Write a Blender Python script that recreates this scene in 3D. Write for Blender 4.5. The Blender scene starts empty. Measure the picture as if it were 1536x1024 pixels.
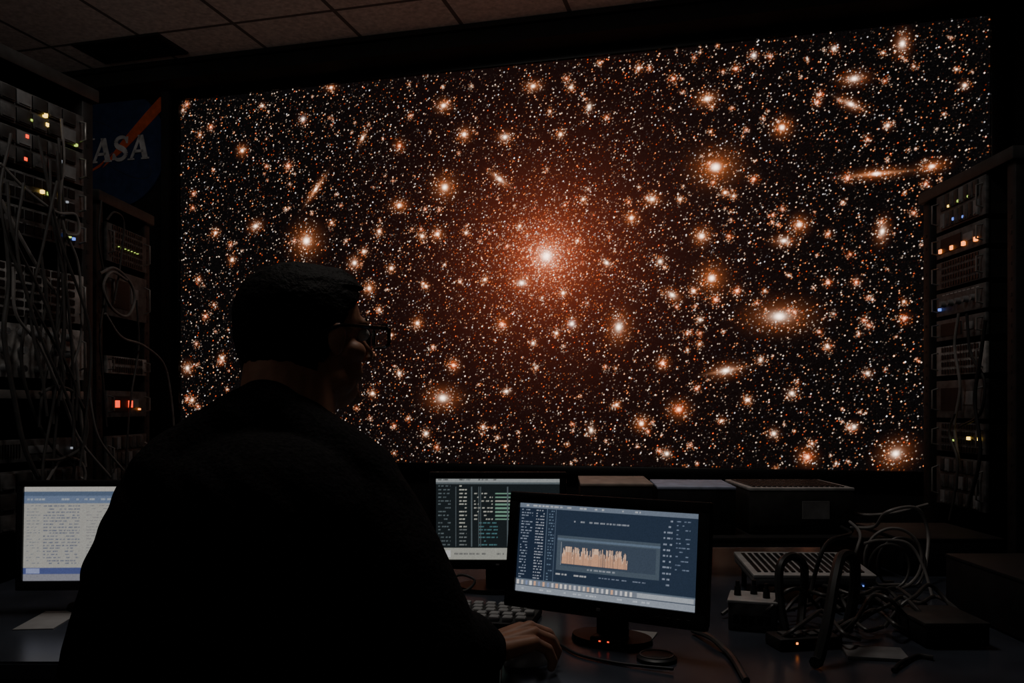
import bpy, bmesh, math, random
import numpy as np
from mathutils import Vector, Matrix, noise
random.seed(7); rng = np.random.default_rng(11)
C = bpy.context.scene.collection
F = 1300.0; CZ = 1.15; HX = 768.0; HY = 610.0
R = math.radians

def at(px, py, Y):
    return Vector(((px-HX)/F*Y, Y, CZ+(HY-py)/F*Y))
def on_plane(px, py, p0, d):
    k = (px-HX)/F
    t = (k*p0[1]-p0[0])/(d[0]-k*d[1])
    Y = p0[1]+d[1]*t
    return Vector((p0[0]+d[0]*t, Y, CZ+(HY-py)/F*Y)), t

# ------------------------------------------------ materials
def mat(name, col, rough=.6, metal=0., var=.25, scale=30., bump=0., spec=.4):
    m = bpy.data.materials.new(name); m.use_nodes = True
    nt = m.node_tree; b = nt.nodes['Principled BSDF']
    tc = nt.nodes.new('ShaderNodeTexCoord'); n = nt.nodes.new('ShaderNodeTexNoise')
    n.inputs['Scale'].default_value = scale; n.inputs['Detail'].default_value = 4
    nt.links.new(tc.outputs['Object'], n.inputs['Vector'])
    r = nt.nodes.new('ShaderNodeValToRGB')
    r.color_ramp.elements[0].position = .3; r.color_ramp.elements[1].position = .7
    r.color_ramp.elements[0].color = tuple(c*(1-var) for c in col)+(1,)
    r.color_ramp.elements[1].color = tuple(min(1, c*(1+var)) for c in col)+(1,)
    nt.links.new(n.outputs['Fac'], r.inputs['Fac']); nt.links.new(r.outputs['Color'], b.inputs['Base Color'])
    b.inputs['Roughness'].default_value = rough; b.inputs['Metallic'].default_value = metal
    b.inputs['Specular IOR Level'].default_value = spec
    if bump:
        bp = nt.nodes.new('ShaderNodeBump'); bp.inputs['Strength'].default_value = bump
        bp.inputs['Distance'].default_value = .004
        nt.links.new(n.outputs['Fac'], bp.inputs['Height']); nt.links.new(bp.outputs['Normal'], b.inputs['Normal'])
    return m
def emit(name, col, s):
    m = bpy.data.materials.new(name); m.use_nodes = True
    b = m.node_tree.nodes['Principled BSDF']
    b.inputs['Base Color'].default_value = (col[0]*.3, col[1]*.3, col[2]*.3, 1)
    b.inputs['Emission Color'].default_value = col+(1,); b.inputs['Emission Strength'].default_value = s
    return m
def paintmat(name, s, sampling):
    m = bpy.data.materials.new(name); m.use_nodes = True
    nt = m.node_tree; b = nt.nodes['Principled BSDF']
    a = nt.nodes.new('ShaderNodeAttribute'); a.attribute_name = 'Col'
    nt.links.new(a.outputs['Color'], b.inputs['Emission Color'])
    b.inputs['Emission Strength'].default_value = s
    b.inputs['Base Color'].default_value = (.003, .003, .003, 1); b.inputs['Roughness'].default_value = .5
    b.inputs['Specular IOR Level'].default_value = .08
    m.cycles.emission_sampling = sampling
    return m

M = dict(
 black=mat('black_plastic', (.016, .016, .017), .45),
 bezel=mat('bezel_plastic', (.007, .007, .008), .4),
 rack=mat('rack_steel', (.045, .044, .043), .45, .3),
 rackd=mat('rack_dark', (.022, .021, .021), .5, .2),
 unit=mat('unit_face', (.085, .085, .085), .5, .2, .5, 45),
 unitl=mat('unit_light', (.27, .26, .25), .55, .1, .6, 30),
 port=mat('port_black', (.008, .008, .009), .4),
 silver=mat('silver', (.50, .49, .48), .4, .3),
 grey=mat('grey_plastic', (.17, .17, .172), .5),
 paper=mat('paper', (.34, .33, .32), .8, 0, .08),
 bluelit_lid=mat('lit_lid_blue', (.42, .47, .62), .5, .1),  # bluish light on the box top, put into the lid colour
 brownlit_lid=mat('lit_lid_brown', (.42, .34, .29), .5, .1),  # lit top edge of the left box, put into its colour
 deskm=mat('desk_laminate', (.040, .046, .060), .25, 0, .3, 8),
 wall=mat('wall_paint', (.014, .014, .015), .85, 0, .2, 6),
 trim=mat('soffit_paint', (.020, .019, .018), .8, 0, .2, 6),
 floor=mat('floor_tile', (.03, .03, .03), .5, 0, .3, 4),
 cable=mat('cable_grey', (.17, .158, .15), .42),
 cablem=mat('cable_charcoal', (.055, .052, .05), .38),
 cabled=mat('cable_black', (.022, .022, .022), .4),
 sweater=mat('sweater_knit', (.017, .0155, .0160), .95, 0, .5, 160, .6, .08),
 trousers=mat('trouser_cloth', (.010, .011, .015), .9, 0, .3, 150),
 skin=mat('skin', (.40, .20, .125), .5, 0, .15, 40, .15, .3),
 hair=mat('hair', (.0045, .0038, .0034), .7, 0, .4, 180, .8, .15),
 eye=mat('eye_white', (.5, .48, .45), .3, 0, .02),
 frame=mat('spectacle_frame', (.012, .011, .011), .15, 0, .1, 30, 0, .8),
 key=mat('key_cap', (.34, .34, .34), .5),
 white=mat('sign_white', (.62, .60, .60), .7, 0, .35, 18),
 red=mat('sign_red', (.72, .13, .05), .7, 0, .2, 25),
 blue=mat('sign_blue', (.030, .050, .125), .7, 0, .2, 25),
 steel=mat('brushed_steel', (.22, .21, .20), .4, .5),
)
LED = dict(y=emit('led_yellow', (1., .62, .10), 3.5), g=emit('led_green', (.55, .8, .12), 1.3), r=emit('led_red', (1., .05, .012), 2.0),
           o=emit('led_orange', (1., .25, .04), 3.0), b=emit('led_blue', (.15, .28, 1.), 1.2), w=emit('led_white', (.7, .75, .85), .4))
glass = mat('lens_glass', (.05, .05, .05), .04, 0, .1, 10, 0, .8); gb = glass.node_tree.nodes['Principled BSDF']; gb.inputs['Alpha'].default_value = .22
BIG = paintmat('wall_display_light', 1.0, 'NONE'); SM = paintmat('monitor_light', 1.0, 'FRONT')

def ceil_mat():
    m = mat('ceiling_tile', (.74, .70, .67), .9, 0, .22, 45)
    nt = m.node_tree; b = nt.nodes['Principled BSDF']
    tc = nt.nodes.new('ShaderNodeTexCoord'); sp = nt.nodes.new('ShaderNodeSeparateXYZ')
    nt.links.new(tc.outputs['Object'], sp.inputs[0])
    outs = []
    for ax, off in (('X', 1.25), ('Y', .54)):
        a = nt.nodes.new('ShaderNodeMath'); a.operation = 'ADD'; a.inputs[1].default_value = -off+56 if ax == 'X' else off+56
        nt.links.new(sp.outputs[ax], a.inputs[0])
        d = nt.nodes.new('ShaderNodeMath'); d.operation = 'DIVIDE'; d.inputs[1].default_value = .56
        nt.links.new(a.outputs[0], d.inputs[0])
        f = nt.nodes.new('ShaderNodeMath'); f.operation = 'PINGPONG'; f.inputs[1].default_value = .5
        nt.links.new(d.outputs[0], f.inputs[0])
        g = nt.nodes.new('ShaderNodeMath'); g.operation = 'GREATER_THAN'; g.inputs[1].default_value = .020
        nt.links.new(f.outputs[0], g.inputs[0]); outs.append(g)
    mu = nt.nodes.new('ShaderNodeMath'); mu.operation = 'MULTIPLY'
    nt.links.new(outs[0].outputs[0], mu.inputs[0]); nt.links.new(outs[1].outputs[0], mu.inputs[1])
    old = b.inputs['Base Color'].links[0].from_socket
    mx = nt.nodes.new('ShaderNodeMixRGB'); mx.inputs[1].default_value = (.16, .15, .145, 1)
    nt.links.new(mu.outputs[0], mx.inputs[0]); nt.links.new(old, mx.inputs[2]); nt.links.new(mx.outputs[0], b.inputs['Base Color'])
    return m

# ------------------------------------------------ mesh helpers
def BM(): return bmesh.new()
def bx(bm, lo, hi, bev=0., seg=2, mtx=None):
    lo = Vector(lo); hi = Vector(hi)
    g = bmesh.ops.create_cube(bm, size=1.)
    vs = g['verts']; c = (lo+hi)/2; s = hi-lo
    for v in vs: v.co = Vector((v.co.x*s.x, v.co.y*s.y, v.co.z*s.z))+c
    if mtx is not None:
        for v in vs: v.co = mtx @ v.co
    if bev > 0:
        es = list({e for v in vs for e in v.link_edges})
        bmesh.ops.bevel(bm, geom=es, offset=min(bev, min(s)*.45), segments=seg, affect='EDGES', profile=.5)
def tube(bm, pts, r, seg=8, closed=False):
    pts = [Vector(p) for p in pts]; n = len(pts)
    rs = r if isinstance(r, (list, tuple)) else [r]*n
    T = []
    for i in range(n):
        a = pts[(i-1) % n] if (closed or i > 0) else pts[0]
        b = pts[(i+1) % n] if (closed or i < n-1) else pts[-1]
        t = (b-a); T.append(t.normalized() if t.length > 1e-9 else Vector((0, 0, 1)))
    up = Vector((0, 0, 1)) if abs(T[0].z) < .9 else Vector((1, 0, 0))
    N = T[0].cross(up).normalized(); rings = []
    for i in range(n):
        N = (N-T[i]*N.dot(T[i])).normalized(); B = T[i].cross(N)
        rings.append([bm.verts.new(pts[i]+(N*math.cos(2*math.pi*k/seg)+B*math.sin(2*math.pi*k/seg))*rs[i]) for k in range(seg)])
    for i in range(n if closed else n-1):
        a = rings[i]; b = rings[(i+1) % n]
        for k in range(seg):
            bm.faces.new((a[k], a[(k+1) % seg], b[(k+1) % seg], b[k]))
    if not closed:
        bm.faces.new(rings[0][::-1]); bm.faces.new(rings[-1])
def cyl(bm, p, q, r, r2=None, seg=16): tube(bm, [p, q], [r, r if r2 is None else r2], seg)
def ell(bm, c, rad, rot=None, u=20, v=14):
    g = bmesh.ops.create_uvsphere(bm, u_segments=u, v_segments=v, radius=1.)
    mt = Matrix.Translation(Vector(c)) @ (rot.to_4x4() if rot is not None else Matrix.Identity(4)) @ Matrix.Diagonal((*rad, 1))
    for x in g['verts']: x.co = mt @ x.co
def limb(bm, p, q, r1, r2, n=6):
    p = Vector(p); q = Vector(q)
    cyl(bm, p, q, r1, r2, 18)
    for i in range(n+1):
        t = i/n; rr = r1+(r2-r1)*t; ell(bm, p.lerp(q, t), (rr,)*3, None, 16, 10)
def spline(pts, n=8):
    pts = [Vector(p) for p in pts]; out = []
    P = [pts[0]*2-pts[1]]+pts+[pts[-1]*2-pts[-2]]
    for i in range(1, len(P)-2):
        for k in range(n):
            t = k/n
            out.append(.5*((2*P[i])+(-P[i-1]+P[i+1])*t+(2*P[i-1]-5*P[i]+4*P[i+1]-P[i+2])*t*t+(-P[i-1]+3*P[i]-3*P[i+1]+P[i+2])*t**3))
    out.append(pts[-1]); return out
def smooth(o, ang=40):
    me = o.data
    me.polygons.foreach_set('use_smooth', [True]*len(me.polygons))
    try: me.set_sharp_from_angle(angle=R(ang))
    except Exception: pass
def obj(name, bm, m, parent=None, sm=True):
    bmesh.ops.recalc_face_normals(bm, faces=bm.faces)
    me = bpy.data.meshes.new(name); bm.to_mesh(me); bm.free(); me.materials.append(m)
    o = bpy.data.objects.new(name, me); C.objects.link(o)
    if sm: smooth(o)
    if parent: o.parent = parent
    return o
def thing(name, label, cat, loc=(0, 0, 0), rz=0., group=None):
    o = bpy.data.objects.new(name, None); C.objects.link(o); o.empty_display_size = .1
    o.location = loc; o.rotation_euler = (0, 0, rz); o['label'] = label; o['category'] = cat
    if group: o['group'] = group
    return o
def tag(o, label, cat, group=None):
    o['label'] = label; o['category'] = cat
    if group: o['group'] = group
    return o
def inv(root): return (Matrix.Translation(root.location) @ Matrix.Rotation(root.rotation_euler.z, 4, 'Z')).inverted()
def objw(name, bm, m, root, sm=True):
    bm.transform(inv(root)); return obj(name, bm, m, root, sm)
def recenter(o):
    vs = [v.co.copy() for v in o.data.vertices]
    c = Vector(((min(v.x for v in vs)+max(v.x for v in vs))/2, (min(v.y for v in vs)+max(v.y for v in vs))/2, min(v.z for v in vs)))
    o.data.transform(Matrix.Translation(-c)); o.location = c
    return o
def remesh(bm, voxel, it=6, fac=.5):
    me = bpy.data.meshes.new('tmp'); bmesh.ops.recalc_face_normals(bm, faces=bm.faces); bm.to_mesh(me); bm.free()
    o = bpy.data.objects.new('tmp', me); C.objects.link(o)
    r = o.modifiers.new('r', 'REMESH'); r.mode = 'VOXEL'; r.voxel_size = voxel
    s = o.modifiers.new('s', 'SMOOTH'); s.factor = fac; s.iterations = it
    dg = bpy.context.evaluated_depsgraph_get(); dg.update()
    out = bpy.data.meshes.new_from_object(o.evaluated_get(dg))
    bpy.data.objects.remove(o)
    b2 = bmesh.new(); b2.from_mesh(out); bpy.data.meshes.remove(out)
    return b2
def paint(name, arr, w, h, m, parent, mtx=None):
    H, W = arr.shape[:2]
    xs, zs = np.meshgrid(np.linspace(0, w, W), np.linspace(0, h, H))
    co = np.stack([xs, np.zeros_like(xs), zs], -1).reshape(-1, 3)
    if mtx is not None:
        A = np.array(mtx); co = co @ A[:3, :3].T + A[:3, 3]
    idx = np.arange(H*W).reshape(H, W)
    q = np.stack([idx[:-1, :-1], idx[:-1, 1:], idx[1:, 1:], idx[1:, :-1]], -1).reshape(-1)
    nf = (H-1)*(W-1)
    me = bpy.data.meshes.new(name)
    me.vertices.add(H*W); me.vertices.foreach_set('co', co.astype(np.float32).ravel())
    me.loops.add(nf*4); me.loops.foreach_set('vertex_index', q.astype(np.int32))
    me.polygons.add(nf); me.polygons.foreach_set('loop_start', np.arange(0, nf*4, 4, dtype=np.int32))
    me.update(calc_edges=True)
    at_ = me.color_attributes.new('Col', 'FLOAT_COLOR', 'POINT')
    rgba = np.ones((H*W, 4), np.float32); rgba[:, :3] = arr.reshape(-1, 3)
    at_.data.foreach_set('color', rgba.ravel())
    me.materials.append(m)
    o = bpy.data.objects.new(name, me); C.objects.link(o); o.parent = parent
    return o

# ------------------------------------------------ camera
cam = bpy.data.cameras.new('camera'); co = bpy.data.objects.new('camera', cam); C.objects.link(co)
cam.sensor_width = 36; cam.lens = 36*F/1536; cam.shift_y = (HY-512)/1536
co.location = (0, 0, CZ); co.rotation_euler = (math.pi/2, 0, 0); cam.clip_start = .02
bpy.context.scene.camera = co

# ------------------------------------------------ room
S0 = Vector((-1.946, 5.11, 0)); RA = math.atan2(-1.11, 4.149)
U = Vector((math.cos(RA), math.sin(RA), 0)); V = Vector((math.sin(RA), -math.cos(RA), 0))   # V points into the room
def struct(name, lo, hi, m):
    bm = BM(); bx(bm, lo, hi); o = obj(name, bm, m, None, False)
    o.location = S0; o.rotation_euler = (0, 0, RA); o['kind'] = 'structure'; return o
UL, UR, VF = -.82, 5.0, 6.3
struct('floor', (UL-.1, -VF, -.1), (UR+.1, .15, 0), M['floor'])
struct('ceiling', (UL-.1, -VF, 3.1), (UR+.1, .15, 3.2), ceil_mat())
struct('wall_back', (UL-.1, .05, 0), (UR+.1, .15, 3.1), M['wall'])
struct('wall_left', (UL-.1, -VF, 0), (UL, .05, 3.1), M['wall'])
struct('wall_right', (UR, -VF, 0), (UR+.1, .05, 3.1), M['wall'])
struct('trim_1', (UL, -.20, 3.0), (UR, .05, 3.1), M['trim'])
struct('trim_2', (UL, -.23, 3.075), (UR, -.20, 3.1), M['rackd'])
struct('trim_3', (-.105, -.05, 0), (-.055, .05, 3.0), M['trim'])
struct('baseboard_back', (UL, .035, 0), (UR, .05, .1), M['trim'])

# ------------------------------------------------ the big wall display
SW, SZ0, SZ1 = 4.295, .847, 2.95
GW, GH = 1480, 725
cv = np.zeros((GH, GW, 3), np.float64)
def uv(px, py):
    p, t = on_plane(px, py, (S0.x, S0.y), (U.x, U.y)); return t, p.z-SZ0
def splat(s, t, sx, sz, ang, col, amp):
    k = GW/SW; cx = s*k; cy = t*k; rx = sx*k; rz = sz*k; w = int(3.2*max(rx, rz))+2
    x0, x1 = max(0, int(cx)-w), min(GW, int(cx)+w+1); y0, y1 = max(0, int(cy)-w), min(GH, int(cy)+w+1)
    if x1 <= x0 or y1 <= y0: return
    X, Y = np.meshgrid(np.arange(x0, x1)-cx, np.arange(y0, y1)-cy)
    a = X*math.cos(ang)+Y*math.sin(ang); b = -X*math.sin(ang)+Y*math.cos(ang)
    g = np.exp(-.5*((a/rx)**2+(b/rz)**2))*amp
    cv[y0:y1, x0:x1] += g[..., None]*np.array(col)
CW = (1., .74, .56); CO = (1., .25, .065); CR = (1., .085, .010); CB = (.85, .80, .82); CP = (1., .43, .21)
def dust(n, s, t, col, amp, big=False):
    k = GW/SW
    ix = (s*k).astype(int); iy = (t*k).astype(int); ok = (ix > 0) & (ix < GW-1) & (iy > 0) & (iy < GH-1)
    ix, iy, col, amp = ix[ok], iy[ok], col[ok], amp[ok]
    for dx, dy, f in ((0, 0, 1.), (1, 0, .14), (-1, 0, .14), (0, 1, .14), (0, -1, .14)):
        np.add.at(cv, (iy+dy, ix+dx), col*(amp*f)[:, None])
pal = np.array([CW, CO, CR, CB, CP])
def rcol(n, p=(.46, .18, .08, .12, .16)): return pal[rng.choice(5, n, p=p)]
H_ = SZ1-SZ0
n = 29000; dust(n, rng.random(n)*SW, rng.random(n)*H_, rcol(n), .02+.18*rng.exponential(1., n)**2.1)
n = 2300; dust(n, rng.random(n)*SW, rng.random(n)*H_, rcol(n), 1.6+3.*rng.random(n))
cs, ct = uv(820, 385)
for n, sg, a in ((2600, .80, .27), (3000, .38, .38), (1500, .17, .7), (400, .07, 1.1)):
    dust(n, cs+rng.normal(0, sg, n), ct+rng.normal(0, sg*.9, n), rcol(n, (.32, .30, .14, .0, .24)), a*(.3+rng.exponential(.9, n)))
for sg, a, c in ((.80, .009, (1., .20, .10)), (.42, .048, (1., .145, .055)), (.24, .12, (1., .15, .06)), (.11, .24, (1., .21, .09)), (.036, .7, (1., .40, .22)), (.013, 4.5, CW)):
    splat(cs, ct, sg, sg, 0, c, a)
def gal(px, py, r, c=CW, ax=1., ang=0., amp=1.):
    s, t = uv(px, py); k = .0030*r; q = ax**.35; ax = ax**.76
    d = k*.26; hal = .18 if r > 5 else .07
    splat(s, t, d*q, d/q, R(ang), CW if c is not CR else CP, 4.4*amp)
    splat(s, t, k*.56*ax, k*.56/ax**.7, R(ang), c, .62*amp)
    splat(s, t, k*(1.5 if r > 8 else 1.25)*ax, k*(1.5 if r > 8 else 1.25)/ax**.7, R(ang), CO, hal*amp)
    if r > 5.5 and ax > 1.5: splat(s, t, k*1.35*ax, k*.18, R(ang), CP, .4*amp)
    m = int(10*r); a = rng.normal(0, k*1.3*ax, m); b = rng.normal(0, k*1.3/ax**.5, m); A = R(ang)
    dust(m, s+a*math.cos(A)-b*math.sin(A), t+a*math.sin(A)+b*math.cos(A), rcol(m, (.45, .30, .05, .0, .20)), .2+1.0*rng.random(m)*amp)
G = [(461, 362, 12, CP), (668, 282, 9, CP), (1073, 252, 13, CO, 1.2), (1168, 475, 13, CW, 1.7), (928, 491, 9, CW, 1.3, 80), (1067, 418, 9.5, CO), (1052, 355, 7.5, CP),
 (1018, 614, 8, CR, 1.1), (665, 597, 10, CW, 1.35), (1313, 262, 8, CO, 3.2, 2), (1088, 556, 8, CW, 1.8, 10), (475, 285, 6, CP, 2.8, 52), (545, 208, 5, CP, 2., 60),
 (750, 270, 6, CW, 1.9, -38), (657, 352, 6, CO), (634, 355, 5, CP), (600, 309, 6.5, CO, 1.3), (600, 220, 6, CR, 1., 0, .6), (697, 203, 6.5, CP), (666, 160, 6.5, CP, 1.2),
 (758, 207, 6, CW, 1.2), (498, 133, 5, CO, 1.4), (800, 131, 6, CP, 1.4), (1060, 150, 7, CP, 1.3), (1280, 120, 7, CW, 1.6), (1275, 158, 6, CW, 1.9, -30), (1352, 68, 7, CW, 1.4, 85),
 (1172, 193, 7.5, CO), (1198, 338, 7, CO), (1322, 348, 6.5, CW, 1.6, 80), (1396, 251, 6.5, CO, 1.7, 8), (1342, 680, 9, CW, 1.2, 30), (1210, 685, 7, CR), (962, 635, 6.5, CO), (681, 548, 6, CR),
 (754, 487, 6, CR), (887, 645, 5, CW, 1.4, 90), (994, 545, 5.5, CR), (1355, 478, 5, CR), (1283, 424, 4, CR), (1105, 437, 5, CR), (1187, 590, 5, CW), (1160, 650, 5, CW), (1175, 362, 6, CW, 1.5),
 (978, 300, 6, CP, 1.2), (947, 328, 6, CO), (1008, 443, 6, CW, 1.5, -30), (627, 485, 5.5, CP), (555, 433, 6, CP), (385, 340, 6, CW, 1.3, 20), (365, 227, 5.5, CP), (434, 250, 5, CR),
 (456, 180, 5, CB), (325, 350, 5, CO), (350, 390, 5, CP), (300, 420, 4, CO), (283, 552, 6, CW), (335, 537, 5, CP), (310, 475, 4, CR), (533, 395, 6, CW), (547, 378, 5, CP), (570, 348, 5, CP),
 (841, 203, 5, CP), (884, 162, 5, CW, 1.3, 80), (857, 133, 4.5, CP), (958, 104, 4.5, CO), (1010, 120, 4, CR), (1130, 85, 4.5, CB), (1225, 155, 4, CR), (1250, 75, 4, CW), (783, 425, 7, CW, 1.4),
 (858, 486, 6, CB), (910, 395, 5, CW, 1.4, -40), (990, 393, 5, CW), (1020, 300, 4, CP), (1130, 270, 4.5, CR), (1087, 290, 4.5, CO), (1000, 680, 5, CW), (1073, 450, 5, CR), (1040, 437, 5, CO),
 (1241, 424, 4, CR), (1330, 190, 4, CW), (1270, 268, 4.5, CR), (1445, 130, 4, CW), (1050, 480, 4, CW), (835, 500, 4.5, CP), (800, 515, 4, CW), (760, 587, 4.5, CW, 1.5), (925, 607, 4.5, CO), (560, 590, 5, CP),
 (600, 560, 4.5, CW), (570, 465, 4, CO), (640, 430, 4, CO), (588, 403, 5, CP), (700, 350, 4, CP), (728, 420, 4.5, CP), (1103, 105, 4, CR), (290, 600, 5, CP), (318, 192, 4, CR), (395, 160, 3.5, CW),
 (640, 650, 5, CW), (725, 640, 4, CO), (1280, 640, 4.5, CW), (1120, 600, 4.5, CP), (1240, 520, 4.5, CP), (1300, 560, 4, CW), (1140, 540, 4, CW), (875, 300, 4, CP), (780, 340, 4, CP), (845, 440, 5, CP)]
for g in G: gal(*g)
for i in range(260):
    px = 275+random.random()*1205; py = 30+random.random()*675; r = 1.2+random.random()**2*1.6
    gal(px, py, r, random.choice([CW, CW, CP, CO, CO, CR]), 1., 0, .35+.6*random.random())
for i in range(95):
    gal(275+random.random()*1205, 30+random.random()*675, 2.6+random.random()*1.6, random.choice([CO, CR, CR]), 1., 0, .5+.3*random.random())
nz = rng.random((GH, GW, 1))
cv += np.array((.0026, .0024, .0026))*(.2+1.8*nz)
cv = np.minimum(cv, 6.)

vw = thing('video_wall', 'huge wall display filled with orange and white stars around a glowing cluster', 'wall display', S0, RA)
paint('display', cv, SW, SZ1-SZ0, BIG, vw, Matrix.Translation((0, -.012, SZ0)))
b = BM()
bx(b, (-.015, 0, SZ0-.015), (SW+.015, .045, SZ1+.015)); obj('housing', b, M['bezel'], vw, False)
for lo, hi in (((-.05, -.03, SZ1), (SW+.06, 0, SZ1+.035)), ((-.05, -.03, SZ0-.05), (SW+.06, 0, SZ0)), ((-.05, -.03, SZ0), (0, 0, SZ1)), ((SW, -.03, SZ0), (SW+.06, 0, SZ1))):
    b = BM(); bx(b, lo, hi, .006); obj('bezel', b, M['bezel'], vw)

# ------------------------------------------------ round agency sign on the back wall
pS, tS = on_plane(168, 222, (S0.x, S0.y), (U.x, U.y))
pS2, tS2 = on_plane(244, 222, (S0.x, S0.y), (U.x, U.y))
SR = tS2-tS
sg = thing('wall_sign', 'round blue NASA sign with white serif letters and red swoosh', 'sign', S0+U*tS-V*.04+Vector((0, 0, pS.z)), RA)
b = BM(); cyl(b, (0, 0, 0), (0, -.012, 0), SR, seg=64); obj('disc', b, M['blue'], sg)
def flat(name, polys, y0, th, m):
    bm = BM()
    for poly in polys:
        a = [bm.verts.new((x, y0-th, z)) for x, z in poly]; c = [bm.verts.new((x, y0, z)) for x, z in poly]
        bm.faces.new(a); bm.faces.new(c[::-1])
        for i in range(len(poly)):
            j = (i+1) % len(poly); bm.faces.new((a[i], a[j], c[j], c[i]))
    return obj(name, bm, m, sg, False)
def stroke(x0, z0, x1, z1, w): return [(x0-w/2, z0), (x0+w/2, z0), (x1+w/2, z1), (x1-w/2, z1)]
def ser(x, z, w=.4, h=.07): return [(x-w/2, z-h/2), (x+w/2, z-h/2), (x+w/2, z+h/2), (x-w/2, z+h/2)]
Lt = {'N': [stroke(.18, 0, .18, 1, .15), stroke(.82, 0, .82, 1, .15), stroke(.18, 1, .82, 0, .28), ser(.16, 0), ser(.14, 1), ser(.84, 1)],
      'A': [stroke(.1, 0, .5, 1, .14), stroke(.88, 0, .5, 1, .28), [(.25, .26), (.75, .26), (.75, .38), (.25, .38)], ser(.1, 0, .36), ser(.88, 0, .42)]}
S_ = []
cen = [(.82, .78), (.7, .93), (.5, .97), (.3, .92), (.2, .77), (.3, .61), (.5, .52), (.7, .42), (.82, .25), (.7, .08), (.48, .02), (.28, .07), (.15, .24)]
cc = spline([(x, 0, z) for x, z in cen], 4)
for i in range(len(cc)-1):
    a, c = cc[i], cc[i+1]; d = (c-a).normalized(); nn = Vector((-d.z, 0, d.x)); w1 = .055+.06*(1-abs(abs(i/len(cc)-.5))*2)
    S_.append([((a+nn*w1).x, (a+nn*w1).z), ((a-nn*w1).x, (a-nn*w1).z), ((c-nn*w1).x, (c-nn*w1).z), ((c+nn*w1).x, (c+nn*w1).z)])
Lt['S'] = S_ + [[(.78, .70), (.86, .70), (.86, .98), (.78, .98)], [(.1, .02), (.18, .02), (.18, .3), (.1, .3)]]
lw = SR*.362; lh = SR*.40
for i, ch in enumerate('NASA'):
    x0 = -SR*.82+i*lw*1.03
    flat('letter', [[(x0+(x+.12*z)*lw, -lh*.5+z*lh) for x, z in poly] for poly in Lt[ch]], -.018, .004+.0005*i, M['white'])
sw1 = [(-.25, -.30), (.15, .14), (.6, .56), (1.02, .92), (1.02, .66), (.62, .32), (.2, -.02)]
flat('swoosh', [[(x*SR, z*SR) for x, z in sw1], [(x*SR, z*SR) for x, z in [(-.95, -.55), (-.3, -.28), (-.05, -.05), (-.28, -.22)]]], -.013, .003, M['red'])
b = BM(); pts = []
for i in range(40):
    a = i/40*2*math.pi; x = math.cos(a)*SR*.85; z = math.sin(a)*SR*.28; c_, s_ = math.cos(R(-35)), math.sin(R(-35))
    pts.append((x*c_-z*s_, -.014, x*s_+z*c_))
tube(b, pts, .0012, 6, True); obj('orbit_ring', b, M['unit'], sg)

# ceiling vent
p = S0+U*(-.02)+V*.42+Vector((0, 0, 3.1))
cvn = thing('ceiling_vent', 'dark slatted air vent set in the ceiling tiles at left', 'vent', p, RA)
b = BM()
for lo, hi in (((-.27, -.13, -.012), (.27, -.105, 0)), ((-.27, .105, -.012), (.27, .13, 0)), ((-.27, -.105, -.012), (-.245, .105, 0)), ((.245, -.105, -.012), (.27, .105, 0))): bx(b, lo, hi)
obj('vent_frame', b, M['rackd'], cvn)
b = BM(); bx(b, (-.245, -.105, -.002), (.245, .105, 0)); obj('backing', b, M['port'], cvn)
for i in range(7):
    b = BM(); bx(b, (-.245, -.098+i*.028, -.010), (.245, -.084+i*.028, -.003)); obj('slat', b, M['rackd'], cvn)

# ------------------------------------------------ racks
def rack(loc, rz, w, h, d, label):
    r = thing('equipment_rack', label, 'equipment rack', loc, rz)
    for x in (0, w-.045):
        for y in (0, d-.045):
            b = BM(); bx(b, (x, y, .06), (x+.045, y+.045, h-.04), .004)
            if y == 0:
                for k in range(int((h-.2)/.045)): bx(b, (x+.017, -.0015, .12+k*.045), (x+.027, .001, .130+k*.045))
            obj('post', b, M['rackd'], r)
    b = BM(); bx(b, (-.01, -.015, h-.04), (w+.01, d+.01, h), .006); obj('top_panel', b, M['rack'], r)
    b = BM(); bx(b, (-.005, -.005, 0), (w+.005, d, .06), .006); obj('plinth', b, M['rackd'], r)
    for x in (-.006, w):
        b = BM(); bx(b, (x, .045, .06), (x+.006, d-.045, h-.04)); obj('side_panel', b, M['rackd'], r)
    b = BM(); bx(b, (0, d-.004, .06), (w, d, h-.04)); obj('rear_panel', b, M['rackd'], r)
    return r
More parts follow.
